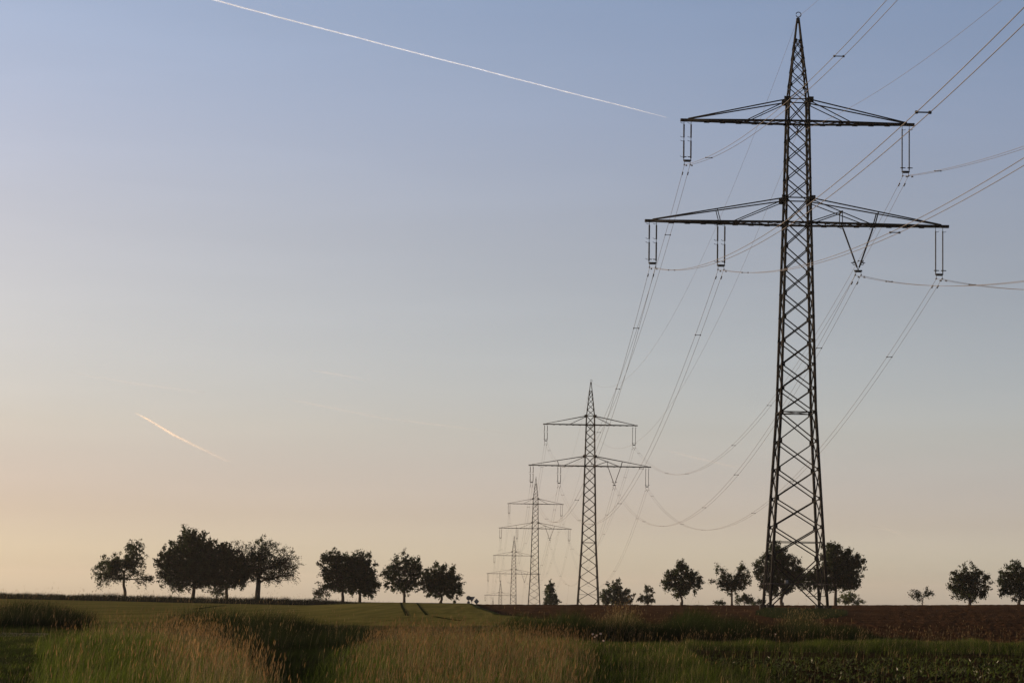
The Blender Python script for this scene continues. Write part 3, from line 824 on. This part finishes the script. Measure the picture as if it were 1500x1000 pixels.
# ---------------------------------------------------------------- grasses
def blades(X, Y, Z, H, W, lean, col, r, seg=3):
    """curved tapering blades; all arguments arrays of length n"""
    n = len(X); az = r.uniform(0, 2 * pi, n); la = r.normal(.6, 1.2, n)
    dx, dy = np.cos(la), np.sin(la); wx, wy = np.cos(az), np.sin(az)
    V = np.zeros((n, seg + 1, 2, 3), np.float32)
    for k in range(seg + 1):
        t = k / seg; w = W * (1 - t ** 1.6) * .5 + .0006
        cx = X + dx * lean * H * t * t; cy = Y + dy * lean * H * t * t; cz = Z + H * t * (1 - .25 * lean * t)
        for s, sg in ((0, -1), (1, 1)):
            V[:, k, s, 0] = cx + wx * w * sg; V[:, k, s, 1] = cy + wy * w * sg; V[:, k, s, 2] = cz
    base = (np.arange(n) * (seg + 1) * 2)[:, None]
    Q = np.concatenate([base + np.array([[2 * k, 2 * k + 1, 2 * k + 3, 2 * k + 2]]) for k in range(seg)], 0)
    C = np.repeat(col[:, None, :], (seg + 1) * 2, 1).reshape(-1, 3)
    tip = np.stack([X + dx * lean * H, Y + dy * lean * H, Z + H * (1 - .25 * lean)], -1)
    return V.reshape(-1, 3), Q, C, tip

def plumes(tip, L, W, col, r, droop=.3):
    """seed heads: two crossed spindles at each stem tip"""
    n = len(tip); Vs = []; la = r.normal(.6, 1.2, n); d = np.stack([np.cos(la) * droop, np.sin(la) * droop, np.ones(n)], -1)
    d /= np.linalg.norm(d, axis=1)[:, None]
    Q = []; a0 = r.uniform(0, pi, n)
    out = np.zeros((n, 2, 6, 3), np.float32)
    for k in range(2):
        a = a0 + k * pi / 2; s = np.stack([np.cos(a), np.sin(a), np.zeros(n)], -1)
        for j, (t, w) in enumerate(((0, 0), (.3, 1), (.7, .8), (1, 0), (.7, -.8), (.3, -1))):
            out[:, k, j] = tip + d * (L * (t - .15))[:, None] + s * (W * w * .5)[:, None]
    b = (np.arange(n * 2) * 6)[:, None]
    Q = np.concatenate([b + np.array([[0, 1, 2, 3]]), b + np.array([[0, 3, 4, 5]])], 0)
    return out.reshape(-1, 3), Q, np.repeat(col, 12, 0)

def scatter(pxr, Yr, dens, r):
    """uniform over world area between two photo columns and two distances"""
    y0, y1 = Yr; a = (pxr[1] - pxr[0]) / F_PX
    area = a * (y1 * y1 - y0 * y0) / 2
    n = int(area * dens)
    Y = np.sqrt(r.uniform(y0 * y0, y1 * y1, n)); px = r.uniform(pxr[0], pxr[1], n)
    return px, (px - 743.5) / F_PX * Y, Y

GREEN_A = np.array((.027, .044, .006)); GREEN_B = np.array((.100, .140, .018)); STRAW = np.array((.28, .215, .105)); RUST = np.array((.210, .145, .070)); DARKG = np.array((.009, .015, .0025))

def field(name, label, pxr, Yr, dens, hfun, seed, mixf=None, stems=0.0, stemh=1.25, plume=STRAW, wid=.008, lean=(.1, .6), edge=0, mask=None, greens=(GREEN_A, GREEN_B), pl=(.10, .011), cat='grass', clumpy=.5):
    r = np.random.default_rng(seed)
    px, X, Y = scatter(pxr, Yr, dens, r)
    cl = smooth_noise(X, Y, 2.1, seed) + .7 * smooth_noise(X, Y, 5.3, seed + 1)
    keep = r.random(len(X)) < np.clip(.72 + clumpy * cl, .15, 1)
    if edge:
        keep &= r.random(len(X)) < np.clip((px - pxr[0]) / edge, 0, 1) * np.clip((pxr[1] - px) / edge, 0, 1)
    if mask is not None: keep &= r.random(len(X)) < mask(px, Y)
    px, X, Y, cl = px[keep], X[keep], Y[keep], cl[keep]
    H = hfun(px, Y) * (1 + .28 * cl) * r.uniform(.55, 1.15, len(X)); H = np.maximum(H, .03)
    big = smooth_noise(X, Y, .55, seed + 5); H = H * (1 + .35 * big)
    Z = tz(X, Y) - .01
    mf = np.clip(.45 + .35 * cl + .5 * big + r.normal(0, .25, len(X)), 0, 1)[:, None]
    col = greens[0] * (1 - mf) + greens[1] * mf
    if mixf is not None:
        dry = (r.random(len(X)) < mixf(px, Y))[:, None]
        col = np.where(dry, STRAW * .8 * (1 - mf) + RUST * mf, col)
    col = col * (.55 + .9 * r.random((len(X), 1)) ** 1.4)
    V, Q, C, tip = blades(X, Y, Z, H, wid * r.uniform(.6, 1.5, len(X)), r.uniform(lean[0], lean[1], len(X)), col, r)
    Vs, Qs, Cs = [V], [Q], [C]; n0 = len(V)
    if stems:
        st = stems(px, Y) if callable(stems) else stems
        k = r.random(len(X)) < st
        Xs, Ys_, Zs = X[k] + r.normal(0, .03, k.sum()), Y[k], Z[k]
        Hs = hfun(px[k], Y[k]) * stemh * r.uniform(.75, 1.18, k.sum()) * (1 + .15 * cl[k]) * (1 + .3 * big[k]) * (1 + .45 * r.random(k.sum()) ** 5)
        cs = (STRAW * .75)[None] * r.uniform(.6, 1.1, (k.sum(), 1))
        V, Q, C, tip = blades(Xs, Ys_, Zs, Hs, np.full(k.sum(), .005), r.uniform(.05, .3, k.sum()), cs, r)
        Vs.append(V); Qs.append(Q + n0); Cs.append(C); n0 += len(V)
        pc = plume[None] * r.uniform(.6, 1.25, (k.sum(), 1)) * np.array((1, .93, .85)) ** r.uniform(0, 2, (k.sum(), 1))
        V, Q, C = plumes(tip, pl[0] * r.uniform(.7, 1.3, k.sum()), pl[1] * r.uniform(.6, 1.4, k.sum()), pc, r)
        Vs.append(V); Qs.append(Q + n0); Cs.append(C); n0 += len(V)
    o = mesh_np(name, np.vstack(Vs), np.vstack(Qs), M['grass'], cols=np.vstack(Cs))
    tag(o, label, cat, kind='stuff')
    return o

bump = lambda v, c, w: np.exp(-((v - c) / w) ** 2)
# low meadow under everything
def h_meadow(px, Y): return (1 - .6 * (1 - sstep(55, 110, px)) * (Y < 92)) * .27 + .12 * smooth_noise(px / 60., Y / 3., 1, 7)
field('meadow_grass', 'short green grass between the tall clumps', (-60, 1560), (34, 98), 210, h_meadow, 21, lambda p, Y: .05 + 0 * p,
      stems=lambda p, Y: .008 * (p > 820), mask=lambda p, Y: np.where((p < 80) & (Y < 95), .6, 1.) * np.where((p > 415 - (Y - 35) * 4.4) & (p < 430 + (Y - 28) * 3.2) & (p < 600), .12, 1.) * np.where((p > 1000 + (84 - Y) * 1.5) & (Y < 84), np.where(Y < 60, .05 + .75 * (1 - sstep(1040, 1190, p + 22 * np.sin(Y * 1.3))), .05), 1.), wid=.009, stemh=2.0, greens=(DARKG, GREEN_B * .80))
field('hollow_grass', 'dark shaded grass in the hollow between the two seeding stands', (235, 600), (34, 80), 170, lambda p, Y: .30 + 0 * p, 35, greens=(DARKG, DARKG * 1.8),  # shade of the hollow is put into the dark greens
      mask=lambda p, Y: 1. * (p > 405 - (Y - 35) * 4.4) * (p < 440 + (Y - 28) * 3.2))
field('mown_grass', 'dark short grass on the track at the lower left corner', (-80, 120), (34, 92), 260, lambda p, Y: .10 + .05 * smooth_noise(p / 30., Y, 1, 9), 36, greens=(DARKG, DARKG * 2.2), wid=.012, mask=lambda p, Y: 1 - sstep(40, 115, p + 16 * np.sin(Y / 2.3) + 9 * np.sin(Y * 1.7 + p / 9.)))  # shade from the tall grass behind is painted into these dark greens
# left: lit green hump with rusty seed heads
def h_left(px, Y): return .40 + .08 * sstep(180, 300, px) - .10 * sstep(330, 430, px)
field('tall_grass', 'tall green grass with rusty seed heads on the hump at lower left', (55, 440), (33, 70), 300, h_left, 22,
      lambda p, Y: .04 + .12 * sstep(200, 320, p), stems=lambda p, Y: .015 + .12 * sstep(180, 320, p), plume=RUST * 1.3, stemh=1.5,
      mask=lambda p, Y: sstep(40, 115, p + 16 * np.sin(Y / 2.3) + 9 * np.sin(Y * 1.7 + p / 9.)) * (1 - sstep(-25, 45, p - (405 - (Y - 35) * 4.4))))
# centre: reddish seed grass
def h_mid(px, Y): return .34 + .13 * sstep(480, 600, px) * (1 - sstep(800, 880, px)) + .0 * Y
field('seed_grass', 'wide stand of tall reddish brown seeding grass in the middle foreground', (395, 880), (33, 74), 300, h_mid, 23,
      lambda p, Y: .03 + .10 * sstep(500, 640, p), stems=lambda p, Y: .010 + .085 * sstep(470, 600, p), plume=RUST * 1.1, stemh=1.45,
      mask=lambda p, Y: (1 - sstep(810, 880, p)) * sstep(-30, 55, p - (412 + (Y - 28) * 3.2)))
# tall clump behind the hollow, its unlit face put into the dark greens
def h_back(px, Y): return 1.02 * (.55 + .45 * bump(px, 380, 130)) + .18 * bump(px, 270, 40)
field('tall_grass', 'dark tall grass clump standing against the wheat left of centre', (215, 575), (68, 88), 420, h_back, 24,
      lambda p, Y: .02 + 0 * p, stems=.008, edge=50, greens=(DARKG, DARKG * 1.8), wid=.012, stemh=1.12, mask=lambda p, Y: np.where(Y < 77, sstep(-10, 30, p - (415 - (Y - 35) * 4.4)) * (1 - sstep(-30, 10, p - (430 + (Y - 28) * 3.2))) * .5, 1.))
field('tall_grass', 'thin seeding grass in front of the wheat field at left', (120, 330), (72, 84), 90, lambda p, Y: .78 + 0 * p, 25,
      lambda p, Y: .2 + 0 * p, stems=.10, edge=50, plume=RUST, wid=.008, stemh=1.1)
# far left clump on the verge of the track
def h_far(px, Y): return .92 * (.7 + .3 * bump(px, 30, 70))
field('tall_grass', 'tall dark grass behind the track at the far left, topped by brown seed heads', (-90, 150), (96, 106), 380, h_far, 26,
      lambda p, Y: .04 + 0 * p, stems=.02, edge=45, greens=(DARKG, DARKG * 1.8), plume=RUST, wid=.011, stemh=1.15)
# long dark verge in front of the ploughed field
def h_verge(px, Y): return 1.06 * (1 - .55 * sstep(1150, 1330, px)) * (.86 + .14 * np.sin(px / 31.) + .10 * np.sin(px / 13.)) + .25 * bump(px, 905, 26) + .12 * bump(px, 1165, 30)
field('verge_grass', 'long dark strip of tall verge grass in front of the bare field', (715, 1330), (95, 105), 480, h_verge, 27,
      lambda p, Y: .015 + .2 * bump(p, 905, 30), stems=lambda p, Y: .004 + .05 * bump(p, 905, 30) + .03 * bump(p, 1165, 40), edge=45, greens=(DARKG, GREEN_A * .95), wid=.011, stemh=1.14, plume=STRAW)
field('verge_grass', 'thin seeding grass between the wheat and the middle foreground', (520, 800), (80, 96), 50, lambda p, Y: .55 + 0 * p, 28,
      lambda p, Y: .3 + 0 * p, stems=.12, edge=60, plume=RUST, stemh=1.3)
# balk between bare field and beet rows
field('balk_grass', 'low green grass strip between the bare field and the beet rows', (1000, 1560), (85.5, 97), 330, lambda p, Y: .30 + .05 * np.sin(p / 17.), 29,
      lambda p, Y: .03 + 0 * p, stems=.006, wid=.009, stemh=2., greens=(DARKG, GREEN_B * .8))
# hummock at the pylon foot; shade of its near side put into the greens
field('hummock_grass', 'dark grass hummock around the foot of the nearest pylon', (1085, 1262), (186, 256), 75, lambda p, Y: .36 + 0 * p, 30,
      lambda p, Y: .0 * p, stems=.004, wid=.03, greens=(DARKG, DARKG * 1.8), clumpy=.2,
      mask=lambda p, Y: 1. * (((p - 1172) / 66) ** 2 + ((Y - 221) / 34) ** 2 < 1 + .12 * np.sin(p / 5.) * np.sin(Y / 3.)))
# field margin below the left trees, its shaded side put into the dark green
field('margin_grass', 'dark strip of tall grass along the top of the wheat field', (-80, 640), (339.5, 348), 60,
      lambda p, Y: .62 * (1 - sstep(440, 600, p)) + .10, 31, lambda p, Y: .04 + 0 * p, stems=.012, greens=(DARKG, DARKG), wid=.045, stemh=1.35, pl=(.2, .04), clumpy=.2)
# stubble and weeds along the crest and on the bare field
field('field_weeds', 'scattered dry weeds on the bare field', (700, 1560), (115, 350), .28, lambda p, Y: .10 + 0 * p, 32, lambda p, Y: .7 + 0 * p, wid=.05, clumpy=1.)

# ---------------------------------------------------------------- beet rows
r = np.random.default_rng(77)
Vs, Qs, Cs = [], [], []; n0 = 0
rowd = np.array((cos(radians(24)), sin(radians(24)))); rown = np.array((-rowd[1], rowd[0]))
pts = []
for k in range(-80, 130):
    for tt in np.arange(-60, 90, .24):
        p = rown * k * .5 + rowd * tt + r.normal(0, .03, 2)
        if 34 < p[1] < 84.5:
            px = 743.5 + p[0] / p[1] * F_PX
            if 1035 + max(0, p[1] - 55) * -.6 < px < 1560 and r.random() < .55: pts.append(p)
pts = np.array(pts); Zb = tz(pts[:, 0], pts[:, 1])
nl = 7
X = np.repeat(pts[:, 0], nl); Y = np.repeat(pts[:, 1], nl); Z = np.repeat(Zb, nl)
V, Q, C, tip = blades(X, Y, Z, r.uniform(.06, .15, len(X)), r.uniform(.02, .045, len(X)), r.uniform(.5, 1.3, len(X)),
                      np.array((.048, .068, .011)) * (.4 + 1.6 * r.random((len(X), 1)) ** 2), r)
n_ = len(X); Vv = V.reshape(n_, 4, 2, 3); an = r.uniform(0, 2 * pi, n_)
mL = leaf_mat('beet leaves', .5, .035); 
o = mesh_np('beet_plants', V, Q, mL, cols=C); tag(o, 'rows of small shiny beet plants on dark soil at lower right', 'crop', kind='stuff')

# pale seed heads in the grass
for i, (px, Y, h, s) in enumerate([(868, 84, .50, .055), (874, 84.5, .46, .05), (879.5, 84, .52, .06), (871, 85, .40, .045), (884, 76, .42, .05), (1134, 88, .5, .04)]):
    p = P(px, Y); root = empty('wildflower', tuple(p))
    tag(root, ['pale pink flower head, left one of the little cluster in the green grass', 'pale pink flower head low in the middle of the little cluster', 'largest pale pink flower head, right one of the little cluster', 'lowest pale flower head of the little cluster',
               'single white flower head in the grass below the little cluster', 'single pale flower head further right by the dark verge'][i], 'flower', 'pale flowers in the meadow')
    b = MB(); b.tube([(0, 0, 0), (.02, 0, h * .5), (.0, 0, h)], .006, 5); b.build('stem', M['bark'], root)
    b = MB()
    for k in range(30):
        d = np.array([r.normal(), r.normal(), r.normal() * .7 + .3]); d /= np.linalg.norm(d)
        b.bar((0, 0, h), np.array((0, 0, h)) + d * s * .62, .018)
    b.build('flower_head', M['petal'], root)

# ---------------------------------------------------------------- contrails
def contrail_mat(name, col, alpha, scale):
    m, n, o = mat(name); v = objvec(n)
    f = noise(n, scale, 5, v, .65)
    d = n.nodes.new('ShaderNodeBsdfDiffuse'); d.inputs[0].default_value = (*col, 1)
    t = n.nodes.new('ShaderNodeBsdfTranslucent'); t.inputs[0].default_value = (*col, 1)
    tr = n.nodes.new('ShaderNodeBsdfTransparent')
    a = n.nodes.new('ShaderNodeAddShader')
    n.links.new(d.outputs[0], a.inputs[0]); n.links.new(t.outputs[0], a.inputs[1])
    at_ = n.nodes.new('ShaderNodeAttribute'); at_.attribute_name = 'tint'
    mr = n.nodes.new('ShaderNodeMapRange'); mr.inputs[1].default_value = .35; mr.inputs[2].default_value = .65
    mr.inputs[3].default_value = .7 * alpha; mr.inputs[4].default_value = alpha
    n.links.new(f, mr.inputs[0])
    mu = n.nodes.new('ShaderNodeMath'); mu.operation = 'MULTIPLY'
    n.links.new(mr.outputs[0], mu.inputs[0]); n.links.new(at_.outputs['Fac'], mu.inputs[1])
    mx = n.nodes.new('ShaderNodeMixShader')
    n.links.new(mu.outputs[0], mx.inputs[0]); n.links.new(tr.outputs[0], mx.inputs[1]); n.links.new(a.outputs[0], mx.inputs[2])
    n.links.new(mx.outputs[0], o.inputs['Surface']); return m

def contrail(name, pts, dist, label, m, wob=.3, seed=0):
    """pts: (px, py, width px, fade 0..1) along the trail; nested soft tubes"""
    r = np.random.default_rng(seed); pts = np.array(pts, float); k = 160
    t = np.linspace(0, len(pts) - 1, k); i = np.arange(len(pts))
    px, py, w, fd = (np.interp(t, i, pts[:, j]) for j in range(4))
    C = np.array([inv(a, b, dist) for a, b in zip(px, py)]); mpp = dist / F_PX
    V = []; Q = []; T = []; col = []; n0 = 0
    for sh, fa in ((1., .35), (.7, .5), (.4, .8)):
        mb = MB(); wl = np.cumsum(r.normal(0, .25, k)); wl -= np.linspace(wl[0], wl[-1], k)
        Cw = C.copy(); Cw[:, 2] += wob * mpp * np.sin(np.linspace(0, 60, k)) * r.uniform(.2, 1, k) * w / 3
        mb.tube(Cw, w / 2 * sh * mpp * (1 + (.06 + .4 * wob) * r.normal(size=k).clip(-1, 1)), 8)
        vv = np.vstack(mb.v); V.append(vv); Q.append(np.vstack(mb.q) + n0); T.append(np.vstack(mb.t) + n0)
        c_ = np.concatenate([np.repeat(fd, 8), fd[:1], fd[-1:]]) * fa; col.append(np.repeat(c_[:, None], 3, 1)); n0 += len(vv)
    o = mesh_np(name, np.vstack(V), [np.vstack(Q), np.vstack(T)], m, cols=np.vstack(col), smooth=True)
    o.visible_shadow = True
    tag(o, label, 'contrail')
    return o
mc1 = contrail_mat('ice trail', (.74, .80, .88), .48, .004)  # bluish colour stands in for whiter sunlight at altitude
mc3 = contrail_mat('sunlit ice trail', (.95, .86, .76), .24, .003)  # peach sunlight is put into the trail colour
mc2 = contrail_mat('faint ice trail', (1., .93, .86), .04, .002)
contrail('contrail', [(250, -18, 3.6, .7), (313, 0, 3.4, .8), (377, 17.3, 3.1, .85), (431, 31.5, 2.8, .9), (521, 54.7, 2.6, .95), (604, 76.5, 2.4, 1), (700, 101, 2.2, 1), (815, 131, 2.1, 1), (930, 160, 1.7, .85), (977, 172.4, .8, .5)], 42000,
         'long white contrail slanting down across the upper sky', mc1, .25, 1)
contrail('contrail', [(198, 604.5, .8, .6), (215, 613, 3.2, 1), (255, 637, 4.6, .9), (285, 652, 4.5, .45), (335, 676, 5, .08)], 60000,
         'short glowing peach contrail low in the left sky', mc3, .0, 2)
contrail('contrail', [(455, 542, 1.5, .3), (480, 546, 5, .8), (510, 551, 4, .6), (545, 559, 2, .2)], 60000, 'short faint streak left of centre in the mid sky', mc2, .1, 3)
contrail('contrail', [(960, 655, 2, .2), (1010, 668, 5, .6), (1060, 680, 5, .7), (1090, 686, 3, .2)], 60000, 'faint pinkish streak behind the sagging cables', mc2, .1, 4)
contrail('contrail', [(1270, 767, 1.2, .4), (1300, 775, 3, .9), (1330, 785, 2, .3)], 60000, 'faint small streak low in the sky right of the nearest pylon', mc2, .1, 5)
contrail('contrail', [(100, 545, 3, .2), (200, 562, 6, .5), (300, 575, 6, .2)], 60000, 'very faint wide streak above the peach contrail', mc2, .1, 6)
contrail('contrail', [(410, 582, 2, .2), (450, 590, 5, .6), (560, 612, 5, .4), (640, 622, 5, .5), (760, 636, 3, .1)], 60000, 'long very faint streak low in the middle sky', mc2, .1, 7)

# ---------------------------------------------------------------- haze
m, n, o = mat('morning haze')
pv = n.nodes.new('ShaderNodeVolumePrincipled')
pv.inputs['Color'].default_value = (.93, .92, .92, 1); pv.inputs['Density'].default_value = .00005; pv.inputs['Anisotropy'].default_value = .25
n.links.new(pv.outputs[0], o.inputs['Volume'])
b = MB(); b.box((0, 3300, -4), 9000, 11800, 140)
hz = b.build('haze', m); hz.location = (0, 0, 0)
tag(hz, kind='stuff')
